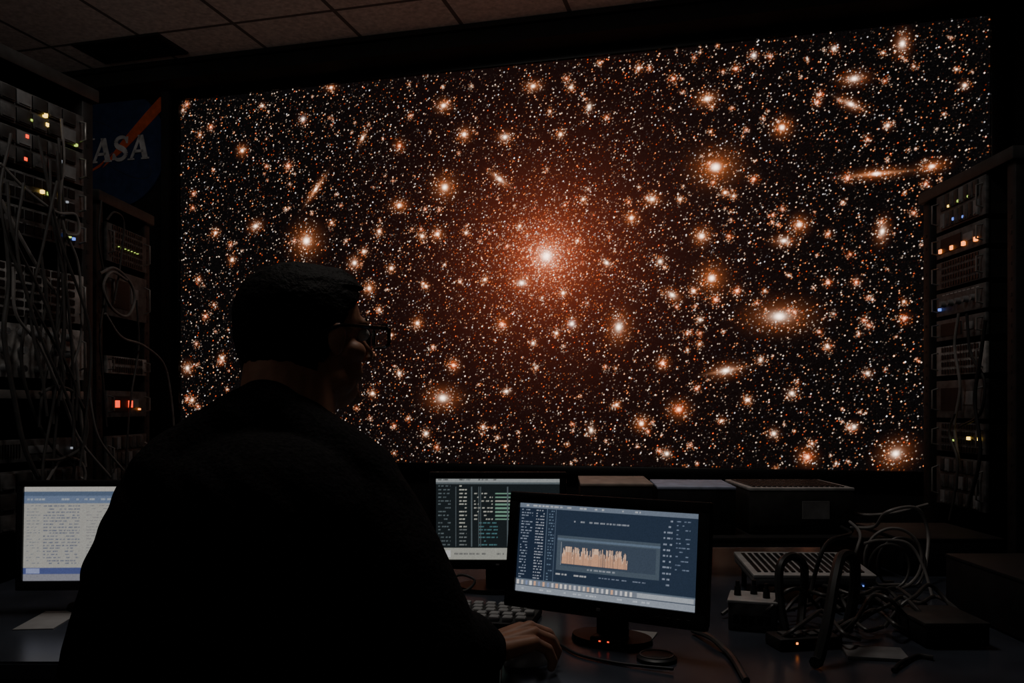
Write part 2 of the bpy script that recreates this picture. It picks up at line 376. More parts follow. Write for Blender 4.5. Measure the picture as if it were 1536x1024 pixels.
def unit(rk, w, z0, z1, name, cat, label, style, leds=(), face='unit', x0=.05, x1=None, depth=.35, nled=None):
    x1 = x1 or w-.05; ww = x1-x0; hh = z1-z0-.004
    Mt = Matrix.Translation(rk.location) @ Matrix.Rotation(rk.rotation_euler.z, 4, 'Z')
    u = thing(name, label, cat, Mt @ Vector((x0, -.004, z0)), rk.rotation_euler.z)
    b = BM(); bx(b, (.004, .006, .002), (ww-.004, depth, hh-.002)); obj('chassis', b, M['rackd'], u, False)
    b = BM(); bx(b, (0, -.006, 0), (ww, .006, hh), .002)
    obj('faceplate', b, M[face], u)
    for x in (.012, ww-.016):
        b = BM(); tube(b, [(x, -.006, hh*.2), (x, -.026, hh*.25), (x, -.026, hh*.75), (x, -.006, hh*.8)], .003, 6); obj('handle', b, M['steel'], u)
    a, c = .035, ww-.035; rows = max(1, int(hh/.042))
    if style == 'drives':
        n = 8
        for r_ in range(rows):
            zz = hh*(r_+.1)/rows; zt = hh*(r_+.9)/rows
            for k in range(n):
                xa = a+(c-a)*k/n
                b = BM(); bx(b, (xa+.002, -.012, zz), (xa+(c-a)/n-.002, -.005, zt), .0015)
                bx(b, (xa+.008, -.015, zz+.004), (xa+(c-a)/n-.008, -.011, zz+.009)); obj('drive_bay', b, M['grey'] if (k*3+r_*2) % 7 == 0 else (M['unit'] if (k+r_) % 2 else M['rack']), u)
    elif style == 'ports':
        for r_ in range(rows*2):
            zz = hh*(r_+.2)/(rows*2); zt = hh*(r_+.8)/(rows*2)
            b = BM()
            for k in range(14):
                xa = a+(c-a)*k/14; bx(b, (xa+.003, -.0085, zz), (xa+(c-a)/14-.003, -.005, zt))
            obj('port_row', b, M['port'], u)
            b = BM()
            for k in range(14):
                xa = a+(c-a)*k/14; bx(b, (xa+.008, -.009, zt), (xa+(c-a)/14-.008, -.005, zt+.003))
            obj('port_marking', b, M['grey'], u)
    elif style == 'vents':
        b = BM(); n = 26
        for k in range(n):
            xa = a+(c-a)*.55*k/n; bx(b, (xa, -.0085, hh*.2), (xa+.004, -.005, hh*.8))
        obj('vent_slots', b, M['port'], u)
        b = BM(); bx(b, (a+(c-a)*.6, -.009, hh*.35), (a+(c-a)*.85, -.005, hh*.7), .002); obj('drive_slot', b, M['grey'], u)
    elif style == 'knobs':
        for r_ in range(rows):
            for k in range(5):
                xa = a+(c-a)*(k+.5)/5; zz = hh*(r_+.5)/rows
                b = BM(); cyl(b, (xa, -.006, zz), (xa, -.022, zz), .011, .009, 14); bx(b, (xa-.001, -.0235, zz), (xa+.001, -.021, zz+.009)); obj('knob', b, M['grey'], u)
        b = BM()
        for k in range(9):
            xa = a+(c-a)*(k+.3)/9; bx(b, (xa, -.0075, hh*.86), (xa+.016, -.005, hh*.91))
        obj('marking', b, M['paper'], u)
    for (fx, fz, col, sz) in leds:
        b = BM(); s = .0038*sz; bx(b, (ww*fx-s, -.014, hh*fz-s), (ww*fx+s, -.005, hh*fz+s), .001); obj('led', b, LED[col], u)
    return u
def shelf_unit(rk, w, z, label):
    Mt = Matrix.Translation(rk.location) @ Matrix.Rotation(rk.rotation_euler.z, 4, 'Z')
    u = thing('rack_shelf', label, 'rack shelf', Mt @ Vector((.05, -.004, z)), rk.rotation_euler.z)
    b = BM(); bx(b, (0, 0, 0), (w-.1, .4, .006)); obj('tray', b, M['grey'], u)
    b = BM(); bx(b, (0, -.006, -.012), (w-.1, 0, .012), .002); obj('lip', b, M['steel'], u)
zA = lambda y, Y: CZ+(HY-y)*Y/F
rd = (math.cos(R(75)), math.sin(R(75)))
rk1 = rack((-1.256-.6*rd[0], 2.6-.6*rd[1], 0), R(75), .6, 2.1, .5, 'tall near equipment rack at far left, draped with many cables')
Y1 = 2.42
def Z1(y): return zA(y, Y1)
unit(rk1, .6, Z1(205), Z1(150), 'rack_server', 'server', 'topmost server of the tall left rack with two stacked yellow lights', 'drives', [(.70, .55, 'y', 1.5), (.71, .30, 'y', 1.3), (.93, .05, 'g', 1), (.6, .25, 'g', .8)])
unit(rk1, .6, Z1(262), Z1(208), 'rack_server', 'server', 'server with red lights second from top in the tall left rack', 'drives', [(.57, .85, 'r', 1.3), (.56, .2, 'r', 1.3), (.82, .5, 'w', 1)])
unit(rk1, .6, Z1(312), Z1(268), 'network_switch', 'network switch', 'network switch with pair of yellow-green lights in the tall left rack', 'ports', [(.68, .5, 'y', 1.3), (.73, .5, 'g', 1.3), (.86, .4, 'w', .8)])
unit(rk1, .6, Z1(362), Z1(318), 'network_switch', 'network switch', 'network switch with blue and green lights low in upper group of left rack', 'ports', [(.84, .35, 'b', 1.1), (.88, .35, 'g', 1.), (.91, .3, 'b', 1.1)])
unit(rk1, .6, Z1(480), Z1(402), 'patch_panel', 'patch panel', 'pale grey patch panel behind hanging cables in tall left rack', 'ports', (), 'unitl')
unit(rk1, .6, Z1(568), Z1(488), 'control_unit', 'control unit', 'pale control unit with knobs below the patch panel in left rack', 'knobs', (), 'unitl', x0=.2)
shelf_unit(rk1, .6, Z1(592), 'thin metal rack shelf with lit front lip in the tall left rack')
unit(rk1, .6, Z1(690), Z1(655), 'rack_server', 'server', 'vented server below the metal shelf of the tall left rack', 'vents', [(.9, .5, 'w', .8)])
unit(rk1, .6, Z1(790), Z1(700), 'rack_server', 'server', 'deep lowest server in the tall left rack beside the pale monitor', 'drives')
rk2 = rack((-1.405, 2.93, 0), R(88), .40, 1.885, .5, 'shorter equipment rack left of the star display behind the tall rack')
Y2 = 3.15
def Z2(y): return zA(y, Y2)
unit(rk2, .40, Z2(402), Z2(345), 'network_switch', 'network switch', 'network switch with faint row of amber lights atop the shorter left rack', 'ports', [(.25+.08*i, .45, 'g', .35) for i in range(7)])
unit(rk2, .40, Z2(480), Z2(410), 'rack_server', 'server', 'dark server behind coiled cable in the shorter left rack', 'vents')
unit(rk2, .40, Z2(562), Z2(535), 'patch_panel', 'patch panel', 'small pale patch panel in the middle of the shorter left rack', 'ports', (), 'unitl')
unit(rk2, .40, Z2(625), Z2(585), 'power_unit', 'power unit', 'power unit with two bright red square lights in shorter left rack', 'vents', [(.22, .5, 'r', 3.3), (.54, .5, 'r', 3.3), (.78, .3, 'o', .9)])
unit(rk2, .40, Z2(720), Z2(650), 'rack_server', 'server', 'lowest dark server of the shorter left rack', 'drives')
rk3 = rack((1.447, 3.05, 0), R(-90), .56, 1.90, .5, 'equipment rack at the right edge overlapping the star display')
Y3 = 2.80
def Z3(y): return zA(y, Y3)
rx = dict(x0=.115, x1=.42)
unit(rk3, .56, Z3(338), Z3(280), 'network_switch', 'network switch', 'topmost unit of the right rack with green and blue lights', 'drives', [(.3, .6, 'y', 1.), (.5, .62, 'g', 1.), (.7, .62, 'g', .8), (.4, .2, 'b', 1.2), (.6, .15, 'b', 1.)], **rx)
unit(rk3, .56, Z3(380), Z3(342), 'power_unit', 'power unit', 'unit with row of four orange lights in the right rack', 'vents', [(.12+.24*i, .3, 'o', 1.8) for i in range(4)], **rx)
unit(rk3, .56, Z3(428), Z3(384), 'patch_panel', 'patch panel', 'grey patch panel with silver ports in the right rack', 'ports', (), 'unit', **rx)
unit(rk3, .56, Z3(470), Z3(432), 'audio_mixer', 'control unit', 'grey control unit with knobs and blue light in right rack', 'knobs', [(.1, .3, 'b', 1.2)], 'unit', **rx)
unit(rk3, .56, Z3(508), Z3(474), 'rack_server', 'server', 'black vented server directly under the knobbed unit of right rack', 'vents', (), **rx)
unit(rk3, .56, Z3(562), Z3(515), 'patch_panel', 'patch panel', 'pale patch panel at middle height of the right rack', 'ports', (), 'unitl', **rx)
unit(rk3, .56, Z3(627), Z3(568), 'rack_server', 'server', 'vented server under the pale patch panel of right rack', 'vents', (), **rx)
unit(rk3, .56, Z3(678), Z3(632), 'network_switch', 'network switch', 'network switch with two yellow lights low in the right rack', 'ports', [(.7, .5, 'y', 1.3), (.9, .5, 'y', 1.3), (.4, .4, 'g', .8)], **rx)
unit(rk3, .56, Z3(760), Z3(685), 'rack_server', 'server', 'lowest dark server of the right rack above desk height', 'drives', (), **rx)
b = BM(); bx(b, (1.50, 2.30, 0), (1.62, 2.42, 3.1), .008); bx(b, (1.495, 2.34, 0), (1.50, 2.38, 3.1))
o = obj('trim_4', b, M['wall'], None); o['kind'] = 'structure'

# ------------------------------------------------ cables
def cable(pts, r, label, m='cable', group=None, n=8, name='cable', desk=False):
    P = spline(pts, n)
    r *= .95
    if desk: P = [Vector((q.x, q.y, max(q.z, .72+r+.001))) for q in P]
    bm = BM(); tube(bm, P, r, 8); o = obj(name, bm, M[m]); recenter(o); tag(o, label, 'cable', group); return o
def c1(L, off=.035):
    nx, ny = math.sin(R(75)), -math.cos(R(75)); p0 = (rk1.location.x+nx*off, rk1.location.y+ny*off)
    return [on_plane(x, y, p0, rd)[0] for x, y in L]
def c2(L, off=.035):
    d = (math.cos(R(88)), math.sin(R(88))); p0 = (rk2.location.x+off, rk2.location.y)
    return [on_plane(x, y, p0, d)[0] for x, y in L]
def c3(L, off=.035):
    return [on_plane(x, y, (1.447-off, 3.05), (0, -1))[0] for x, y in L]
cable(c1([(2, 300), (25, 345), (62, 410), (92, 455), (112, 530), (120, 610), (128, 700)]), .0050, 'long grey cable sweeping from left edge down across patch panel')
cable(c1([(92, 178), (96, 240), (90, 300), (97, 345), (118, 400), (122, 500), (104, 560)], .05), .0042, 'cable hanging in front of the tall left rack from its top server')
cable(c1([(0, 245), (40, 285), (85, 318), (113, 322), (118, 350), (100, 352)], .065), .0042, 'cable looping right from the red-lit server of left rack')
cable(c1([(8, 330), (14, 420), (6, 500), (22, 600), (40, 680), (72, 735), (102, 745)], .055), .0070, 'thick cable bowing down the left edge to the pale monitor', 'cablem')
cable(c1([(40, 470), (32, 540), (48, 610), (75, 665), (112, 700)], .04), .0048, 'cable from pale patch panel curving down right in the left rack', 'cablem')
cable(c1([(58, 690), (92, 688), (124, 668), (130, 630), (112, 590), (84, 580), (60, 590)], .06), .005, 'coiled cable loop at bottom of the tall left rack', 'cablem')
cable(c1([(70, 722), (92, 690), (118, 690), (128, 712), (120, 740)], .05), .0045, 'small cable arch just above the pale left monitor')
cable(c1([(20, 400), (24, 470), (60, 520), (95, 600), (120, 660), (165, 715)], .07), .0045, 'cable slanting down right past rack post to the desk')
cable(c1([(66, 405), (70, 450), (58, 520), (66, 585)], .04), .004, 'short cable crossing pale control unit in the left rack', 'cablem')
cable(c1([(134, 560), (137, 610), (150, 660), (185, 705)], .05), .0038, 'thin cable beside the front post of tall left rack')
cable(c2([(150, 410), (172, 402), (196, 425), (202, 452), (190, 474), (168, 462), (155, 430), (168, 408), (190, 420)], .05), .0052, 'coil of cable hung on the shorter left rack', n=10)
cable(c2([(152, 300), (148, 360), (158, 430), (150, 500), (154, 560), (160, 640)], .03), .004, 'thin vertical cable down the face of the shorter left rack', 'cablem')
cable(c2([(158, 470), (182, 505), (215, 518), (245, 545), (256, 590), (262, 660), (268, 800), (272, 950), (272, 1028)], .07), .0048, 'cable arching from the shorter rack toward the star display')
cable(c2([(205, 450), (208, 520), (196, 600), (190, 690), (190, 850), (192, 1085)], .045), .0042, 'cable falling along right post of the shorter left rack', 'cablem')
cable(c2([(160, 330), (172, 318), (186, 335), (180, 400), (172, 450)], .04), .0038, 'cable plugged at top of the shorter left rack', 'cablem')
cable(c3([(1438, 470), (1432, 520), (1440, 580), (1432, 640), (1440, 700)]), .005, 'pale cable bundle hanging down in the right rack', 'cable')
cable(c3([(1478, 480), (1470, 540), (1462, 600), (1470, 680), (1452, 760)], .05), .006, 'black cable hanging below control unit of right rack', 'cabled')
cable(c3([(1450, 470), (1456, 530), (1476, 570), (1470, 620), (1440, 640)], .04), .005, 'black cable looping across the pale panel of right rack', 'cabled')
cable(c3([(1432, 620), (1424, 650), (1436, 690), (1432, 740), (1424, 780)], .05), .0045, 'grey cable at lower left side of the right rack', 'cablem')
rg = random.Random(5)
for i in range(11):
    x0 = rg.uniform(5, 95); y0 = rg.uniform(200, 440); x1 = rg.uniform(40, 125); y1 = rg.uniform(600, 745); s_ = rg.uniform(-45, 45)
    cable(c1([(x0, y0), (x0+s_*.6, y0+(y1-y0)*.25), ((x0+x1)/2+s_, y0+(y1-y0)*.55), (x1+s_*.2, y0+(y1-y0)*.85), (x1, y1)], .045+.004*i), .0044, 'thin dark cable in the tangle over the tall left rack', 'cablem', 'thin dark cables tangled over the tall left rack')

# ------------------------------------------------ desk
DZ = .72
dk = thing('desk', 'long dark L-shaped desk with slight blue sheen under the monitors', 'desk', (0, 2.0, 0))
b = BM()
poly = [(-1.25, 1.46), (-.02, 1.46), (-.02, 1.10), (1.34, 1.10), (1.34, 2.66), (-1.25, 2.66)]
vs = [b.verts.new((x, y-2.0, DZ-.03)) for x, y in poly]; f = b.faces.new(vs)
g = bmesh.ops.extrude_face_region(b, geom=[f]); bmesh.ops.translate(b, verts=[v for v in g['geom'] if isinstance(v, bmesh.types.BMVert)], vec=(0, 0, .03))
bmesh.ops.bevel(b, geom=b.edges[:], offset=.004, segments=2, affect='EDGES'); obj('desktop', b, M['deskm'], dk)
for x, y in ((-1.2, 1.52), (-1.2, 2.6), (1.28, 2.6), (1.28, 1.16), (.06, 1.16), (.06, 2.6)):
    b = BM(); bx(b, (x-.025, y-2.025, 0), (x+.025, y-1.975, DZ-.03), .004); obj('leg', b, M['rackd'], dk)
b = BM(); bx(b, (-1.17, .56, .3), (1.25, .575, DZ-.03)); obj('modesty_panel', b, M['rackd'], dk)

# ------------------------------------------------ monitors
def up(a): return a[::-1]
def ptext(a, x0, x1, y, h, col, dens=.75, word=(3, 9)):
    H, W = a.shape[:2]; x = int(x0*W); e = int(x1*W); yy = int(y*H); hh = max(1, int(h*H))
    while x < e:
        w = random.randint(*word)
        if random.random() < dens:
            for k in range(x, min(e, x+w)):
                f = .45+.55*random.random()
                a[yy:yy+hh, k] = a[yy:yy+hh, k]*(1-f)+np.array(col)*f
        x += w+random.randint(1, 3)
def rect(a, x0, x1, y0, y1, col):
    H, W = a.shape[:2]; a[int(y0*H):max(int(y0*H)+1, int(y1*H)), int(x0*W):max(int(x0*W)+1, int(x1*W))] = col
def noise_(a, s=.12): a *= (1-s+2*s*rng.random(a.shape[:2]+(1,)))
A = np.zeros((170, 340, 3)); A[:] = (.020, .032, .056)
rect(A, 0, 1, 0, .055, (.14, .17, .22)); ptext(A, .01, .7, .018, .02, (.5, .52, .55), .5)
rect(A, 0, .17, .055, .86, (.014, .024, .046))
for i in range(24):
    y = .075+i*.033
    ptext(A, .015, .085 if i < 10 else .06, y, .013, (.30, .34, .42), .8, (2, 6)); ptext(A, .105, .155, y, .013, (.42, .44, .5), .9, (2, 7))
    ptext(A, .185, .215, y, .013, (.16, .22, .30), .8, (2, 4))
rect(A, .17, .173, .055, .86, (.12, .16, .22)); rect(A, .222, .225, .055, .86, (.09, .12, .17))
ptext(A, .33, .64, .17, .02, (.28, .30, .34), .9)
rect(A, .24, .81, .34, .72, (.065, .088, .115)); rect(A, .24, .81, .37, .39, (.11, .15, .21))
rect(A, .26, .79, .40, .67, (.045, .062, .090)); rect(A, .262, .265, .41, .66, (.26, .28, .30))
hs = 0.
for k in range(int(.27*340), int(.64*340)):
    hs = max(.03, .62*hs+.115*random.random()**1.2*(1.35-.5*(k/340-.27)/.37)+(.05 if random.random() < .14 else 0))
    hp = int(170*min(hs, .19)); top = int(.645*170)-hp
    A[top:int(.645*170), k] = (.62, .32, .19); A[top:top+max(1, hp//3), k] = (.78, .50, .34)
    if random.random() < .2: A[top:top+hp, k] = (.28, .18, .14)
ptext(A, .42, .58, .68, .018, (.3, .32, .36), .9); ptext(A, .24, .42, .755, .018, (.5, .5, .5), .95); ptext(A, .45, .74, .755, .015, (.2, .23, .3), .8)
for i in range(12):
    ptext(A, .825, .87, .09+i*.06, .018, (.3, .34, .42), .8, (3, 6)); ptext(A, .89, .96, .09+i*.045, .014, (.18, .22, .3), .6, (3, 7))
rect(A, 0, 1, .855, .865, (.10, .13, .17)); rect(A, 0, 1, .865, .925, (.17, .19, .23)); rect(A, 0, 1, .93, 1, (.26, .29, .34))
for i in range(26): rect(A, .01+i*.026, .022+i*.026, .872, .918, random.choice([(.8, .75, .7), (.7, .4, .25), (.55, .55, .6), (.6, .55, .5), (.2, .25, .4)]))
rect(A, .70, .99, .872, .918, (.35, .38, .42)); ptext(A, .01, .8, .955, .02, (.5, .54, .6), .4)
noise_(A); FR = A
A = np.zeros((130, 200, 3)); A[:] = (.012, .016, .018)
rect(A, 0, 1, 0, .05, (.30, .32, .32)); rect(A, 0, 1, .05, .075, (.10, .12, .13)); ptext(A, .02, .6, .015, .02, (.05, .05, .05), .6)
for i in range(17):
    y = .09+i*.045
    ptext(A, .02, .12, y, .02, (.12, .15, .16), .8, (3, 6)); ptext(A, .19, .25, y, .02, (.55, .55, .48) if i < 12 else (.2, .22, .22), .9, (4, 9))
    if 1 < i < 10: ptext(A, .31, .46, y, .02, (.48, .48, .42), .8, (2, 5)); rect(A, .48, .48+.1+.2*random.random(), y, y+.02, (.16, .30, .22) if random.random() < .8 else (.45, .45, .38))
    if i >= 10: ptext(A, .35, .50, y, .018, (.08, .2, .22), .6); ptext(A, .60, .75, y, .02, (.30, .34, .31), .6, (3, 8))
for k in (.16, .29, .345, .36, .58): rect(A, k, k+.006, .10, .84, (.09, .11, .12))
rect(A, 0, 1, .86, 1, (.33, .33, .29)); rect(A, .02, .06, .89, .97, (.05, .05, .05)); rect(A, .08, .12, .89, .97, (.5, .5, .5)); ptext(A, .15, .55, .92, .03, (.12, .12, .12), .7)
noise_(A); RE = A
A = np.zeros((150, 270, 3)); A[:] = (.40, .39, .36)
rect(A, 0, 1, 0, .055, (.50, .48, .44)); rect(A, 0, 1, .055, .10, (.10, .14, .22)); rect(A, 0, 1, .10, .18, (.16, .21, .32)); ptext(A, .02, .9, .13, .02, (.42, .46, .50), .5)
for i in range(20):
    y = .205+i*.032
    ptext(A, .02, .10, y, .013, (.10, .13, .20), .7, (3, 6)); ptext(A, .12, .34, y, .015, (.13, .15, .22), .85, (3, 8)); ptext(A, .38, .60, y, .013, (.16, .16, .19), .7, (3, 9)); ptext(A, .66, .92, y, .013, (.20, .20, .22), .6, (3, 9))
rect(A, 0, 1, .86, .93, (.08, .10, .26)); rect(A, 0, 1, .93, 1, (.26, .26, .30)); rect(A, .02, .10, .87, .92, (.30, .34, .55))
noise_(A); LE = A

def monitor(loc, rz, w, h, zb, tilt, arr, label, gain, bez=.018, chin=.026, base_r=.10, led='g'):
    r = thing('computer_monitor', label, 'monitor', loc, rz)
    T = Matrix.Translation((0, 0, zb)) @ Matrix.Rotation(-R(tilt), 4, 'X')
    paint('display', up(arr)*gain, w, h, SM, r, T @ Matrix.Translation((-w/2, -.0005, 0)))
    b = BM()
    bx(b, (-w/2-bez, -.006, h), (w/2+bez, .012, h+bez), .003, 2, T); bx(b, (-w/2-bez, -.006, -chin), (w/2+bez, .012, 0), .003, 2, T)
    bx(b, (-w/2-bez, -.006, -.004), (-w/2, .012, h+.004), .002, 2, T); bx(b, (w/2, -.006, -.004), (w/2+bez, .012, h+.004), .002, 2, T)
    obj('bezel', b, M['bezel'], r)
    b = BM(); bx(b, (-w/2-bez+.002, .004, -chin+.002), (w/2+bez-.002, .026, h+bez-.002), .006, 2, T); bx(b, (-w/3, .02, h*.15), (w/3, .045, h*.8), .01, 2, T); obj('housing', b, M['black'], r)
    b = BM(); bx(b, (-.03, .045, .008), (.03, .065, zb+h*.45), .005); obj('stand_neck', b, M['black'], r)
    b = BM(); n = 36; ring = [(math.cos(2*math.pi*k/n)*base_r, .05+math.sin(2*math.pi*k/n)*base_r*.72) for k in range(n)]
    a = [b.verts.new((x, y, 0)) for x, y in ring]; c = [b.verts.new((x*.97, .05+(y-.05)*.97, .010)) for x, y in ring]
    b.faces.new(a[::-1]); b.faces.new(c)
    for k in range(n): b.faces.new((a[k], a[(k+1) % n], c[(k+1) % n], c[k]))
    obj('stand_base', b, M['bezel'], r)
    for k in range(4):
        b = BM(); bx(b, (w/2-.015-k*.018, -.0075, -chin*.65), (w/2-.005-k*.018, -.005, -chin*.45), .0005, 1, T); obj('button', b, M['rackd'], r)
    b = BM(); bx(b, (-.004, -.0078, -chin*.6), (.004, -.005, -chin*.42), .0005, 1, T); obj('logo_plate', b, M['grey'], r)
    return r
monitor((.158, 1.552, DZ), R(-30.5), .352, .165, .083, 7, FR, 'front monitor showing blue window with peach spiky graph', .95, .021, .030, .078)
monitor((-.033, 2.0, DZ), R(-1), .285, .186, .078, 0, RE, 'dark-screened monitor with green and white table rows behind front monitor', .85, .016, .022)
monitor((-.848, 1.81, DZ), R(2), .34, .195, .068, 2, LE, 'bright pale monitor with list text at far left of desk', .75, .014, .02)

# keyboard
kb = thing('keyboard', 'black computer keyboard between the man and the rear monitor', 'keyboard', (-.158, 1.765, DZ), R(-12))
b = BM(); bx(b, (-.21, -.075, 0), (.21, .075, .016), .004); obj('key_tray', b, M['black'], kb)
km = None
for r_ in range(5):
    for k in range(15):
        x = -.196+k*.0265+(.006*(r_ % 3)); y = .056-r_*.0275
        if x > .195: continue
        if km is None:
            b = BM(); bx(b, (0, 0, 0), (.0195, .0205, .010), .003); ko = obj('key', b, M['key'], kb); km = ko.data
        else:
            ko = bpy.data.objects.new('key', km); C.objects.link(ko); ko.parent = kb
        ko.location = (x, y-.011, .0155)
def slab(name, px, py, w, d, h, rz, m, label, cat, bev=.002):
    Y = (CZ-DZ)*F/(py-HY); b = BM(); bx(b, (-w/2, -d/2, 0), (w/2, d/2, h), bev)
    o = obj(name, b, M[m]); o.location = ((px-HX)/F*Y, Y, DZ); o.rotation_euler = (0, 0, rz); tag(o, label, cat); return o
slab('paper_sheet', 74, 930, .075, .15, .002, R(6), 'paper', 'sheet of grey-white paper on the desk below pale left monitor', 'paper', .0005)
slab('note_card', 958, 952, .062, .05, .002, R(-20), 'paper', 'small light card on desk under the front monitor', 'card', .0005)
slab('grey_oblong', 1312, 982, .10, .075, .006, R(-12), 'grey', 'grey folder lying on the desk near bottom right', 'oblong', .001)  # thin grey piece for a small grey patch on the desk
slab('power_adapter', 1252, 915, .05, .035, .028, R(20), 'black', 'small black power brick between the thick cable arches', 'adapter', .004)
slab('power_adapter', 1310, 905, .06, .04, .03, R(-30), 'rack', 'dark power brick in front of the round cable coil', 'adapter', .004)
hb = thing('usb_hub', 'small black hub with red lights beneath the front monitor', 'hub', (0, 0, 0), R(-25))
Yh = (CZ-DZ)*F/(968-HY); hb.location = ((912-HX)/F*Yh, Yh, DZ)
b = BM(); bx(b, (-.03, -.016, 0), (.03, .016, .018), .004); obj('case', b, M['black'], hb)
for x in (-.012, .004):
    b = BM(); bx(b, (x, -.0172, .009), (x+.0035, -.0155, .012)); obj('led', b, LED['r'], hb)
pk = thing('desk_puck', 'round black puck with shiny rim on the desk at bottom centre', 'puck', (0, 0, 0))
Yp = (CZ-DZ)*F/(990-HY); pk.location = ((985-HX)/F*Yp, Yp, DZ)
b = BM(); tube(b, [(0, 0, 0), (0, 0, .006), (0, 0, .010)], [.034, .034, .028], 32); obj('body', b, M['black'], pk)
b = BM(); tube(b, [(math.cos(a)*.028, math.sin(a)*.028, .0105) for a in np.linspace(0, 2*math.pi, 32, endpoint=False)], .0010, 6, True); obj('rim', b, M['steel'], pk)

Yb = 1.70
mb = thing('junction_box', 'small square metal box with lid coloured pale as if lit right of front monitor', 'box', ((1130-HX)/F*Yb, Yb, DZ), R(-18))
b = BM(); bx(b, (-.045, -.045, 0), (.045, .045, .055), .003); obj('case', b, M['unit'], mb)
b = BM(); bx(b, (-.047, -.047, .053), (.047, .047, .059), .002); obj('lid', b, M['silver'], mb)  # lid made silver so that the top of the box looks lit
for x, y in ((-.03, 0), (0, .02), (.025, -.01)):
    b = BM(); cyl(b, (x, y, .059), (x, y, .077), .007, .006, 12); cyl(b, (x, y, .077), (x, y, .087), .004, .004, 10); obj('connector', b, M['black'], mb)
for k in range(5):
    b = BM(); bx(b, (-.035+k*.015, -.0475, .014), (-.026+k*.015, -.0445, .03)); obj('port', b, M['port'], mb)
Ym = 1.56
cm = thing('power_strip', 'low black module with orange lights beside the small metal box', 'module', ((1205-HX)/F*Ym, Ym, DZ), R(10))
b = BM(); bx(b, (-.06, -.03, 0), (.06, .03, .022), .004); obj('case', b, M['black'], cm)
for k in range(4):
    b = BM(); bx(b, (-.045+k*.024, -.018, .022), (-.029+k*.024, .012, .026), .001); obj('socket', b, M['unit'], cm)
for x, c in ((-.03, 'o'), (.012, 'o')):
    b = BM(); bx(b, (x, -.0315, .012), (x+.0035, -.029, .0155)); obj('led', b, LED[c], cm)

# riser shelf and the boxes on it
rs = thing('riser_shelf', 'low black riser shelf along the back of the desk carrying boxes', 'shelf', (.53, 2.4, DZ))
b = BM(); bx(b, (-.40, -.21, .085), (.42, .21, .10), .003); obj('board', b, M['rackd'], rs)
for x in (-.39, .395):
    b = BM(); bx(b, (x, -.2, 0), (x+.012, .2, .085)); obj('side', b, M['rackd'], rs)
SZ = DZ+.10
def device(name, x0, x1, y0, y1, h, label, cat, body='black', z=SZ, rz=0., lid='grey', vents=0, labelplate=False, led=None, legs=0., tilt=0.):
    cx, cy = (x0+x1)/2, (y0+y1)/2; w, d = x1-x0, y1-y0
    r = thing(name, label, cat, (cx, cy, z), rz)
    T = Matrix.Translation((0, -d/2, legs)) @ Matrix.Rotation(R(tilt), 4, 'X') @ Matrix.Translation((0, d/2, 0))
    b = BM(); bx(b, (-w/2, -d/2, .004), (w/2, d/2, h), .004, 2, T); obj('case', b, M[body], r)
    b = BM(); bx(b, (-w/2-.001, -d/2-.001, h-.002), (w/2+.001, d/2+.001, h+.006), .002, 2, T); obj('lid', b, M[lid], r)
    for x in (-w/2+.02, w/2-.02):
        for y in (-d/2+.02, d/2-.02):
            top = T @ Vector((x, y, .006)); b = BM(); cyl(b, (top.x, top.y, 0), top, .008 if not legs else .006, seg=12); obj('foot' if not legs else 'leg', b, M['port'], r)
    if vents:
        b = BM()
        for k in range(vents):
            x = -w/2+.012+(w-.024)*k/vents; bx(b, (x, -d/2+.02, h+.005), (x+(w-.024)/vents*.55, d/2-.02, h+.0085), 0, 2, T)
        obj('vent_slots', b, M['port'], r)
    if labelplate:
        b = BM(); bx(b, (.0, -d/2-.003, h*.35), (w*.26, -d/2, h*.75), 0, 2, T); obj('label_plate', b, M['grey'], r)
    b = BM(); bx(b, (-w/2+.01, -d/2-.002, h*.12), (w/2-.01, -d/2+.001, h*.22), 0, 2, T); obj('front_seam', b, M['port'], r)
    if led:
        b = BM(); bx(b, (w/2-.03, -d/2-.003, h*.15), (w/2-.027, -d/2, h*.15+.003), 0, 2, T); obj('led', b, LED[led], r)
    return r
device('equipment_box', .185, .372, 2.25, 2.5, .125, 'leftmost black box on riser behind the front monitor, lid coloured brownish as if lit', 'box', rz=R(-3), lid='brownlit_lid')
device('equipment_box', .385, .585, 2.24, 2.46, .118, 'black box with lid coloured blue-grey as if lit between the two other riser boxes', 'box', rz=R(-4), lid='bluelit_lid')
device('amplifier', .615, .885, 2.24, 2.5, .115, 'dark grey amplifier with vented pale top and small front label', 'amplifier', body='rack', lid='silver', vents=18, labelplate=True, led='b')
device('switch_box', .535, .80, 1.90, 2.10, .022, 'slim slotted grey panel raised on thin legs in front of the riser', 'switch box', z=DZ, lid='silver', vents=16, body='grey', rz=R(-2), led='b', legs=.034, tilt=5)
device('equipment_case', .93, 1.3, 1.52, 1.86, .11, 'large black equipment case on desk at far right', 'case', z=DZ, lid='black')
device('adapter_box', .735, .85, 1.54, 1.68, .04, 'small black adapter box left of the large black case', 'box', z=DZ, lid='rack')
device('signal_box', .99, 1.25, 2.2, 2.5, .09, 'black signal box on desk behind the cable loops', 'box', z=DZ, lid='rackd')

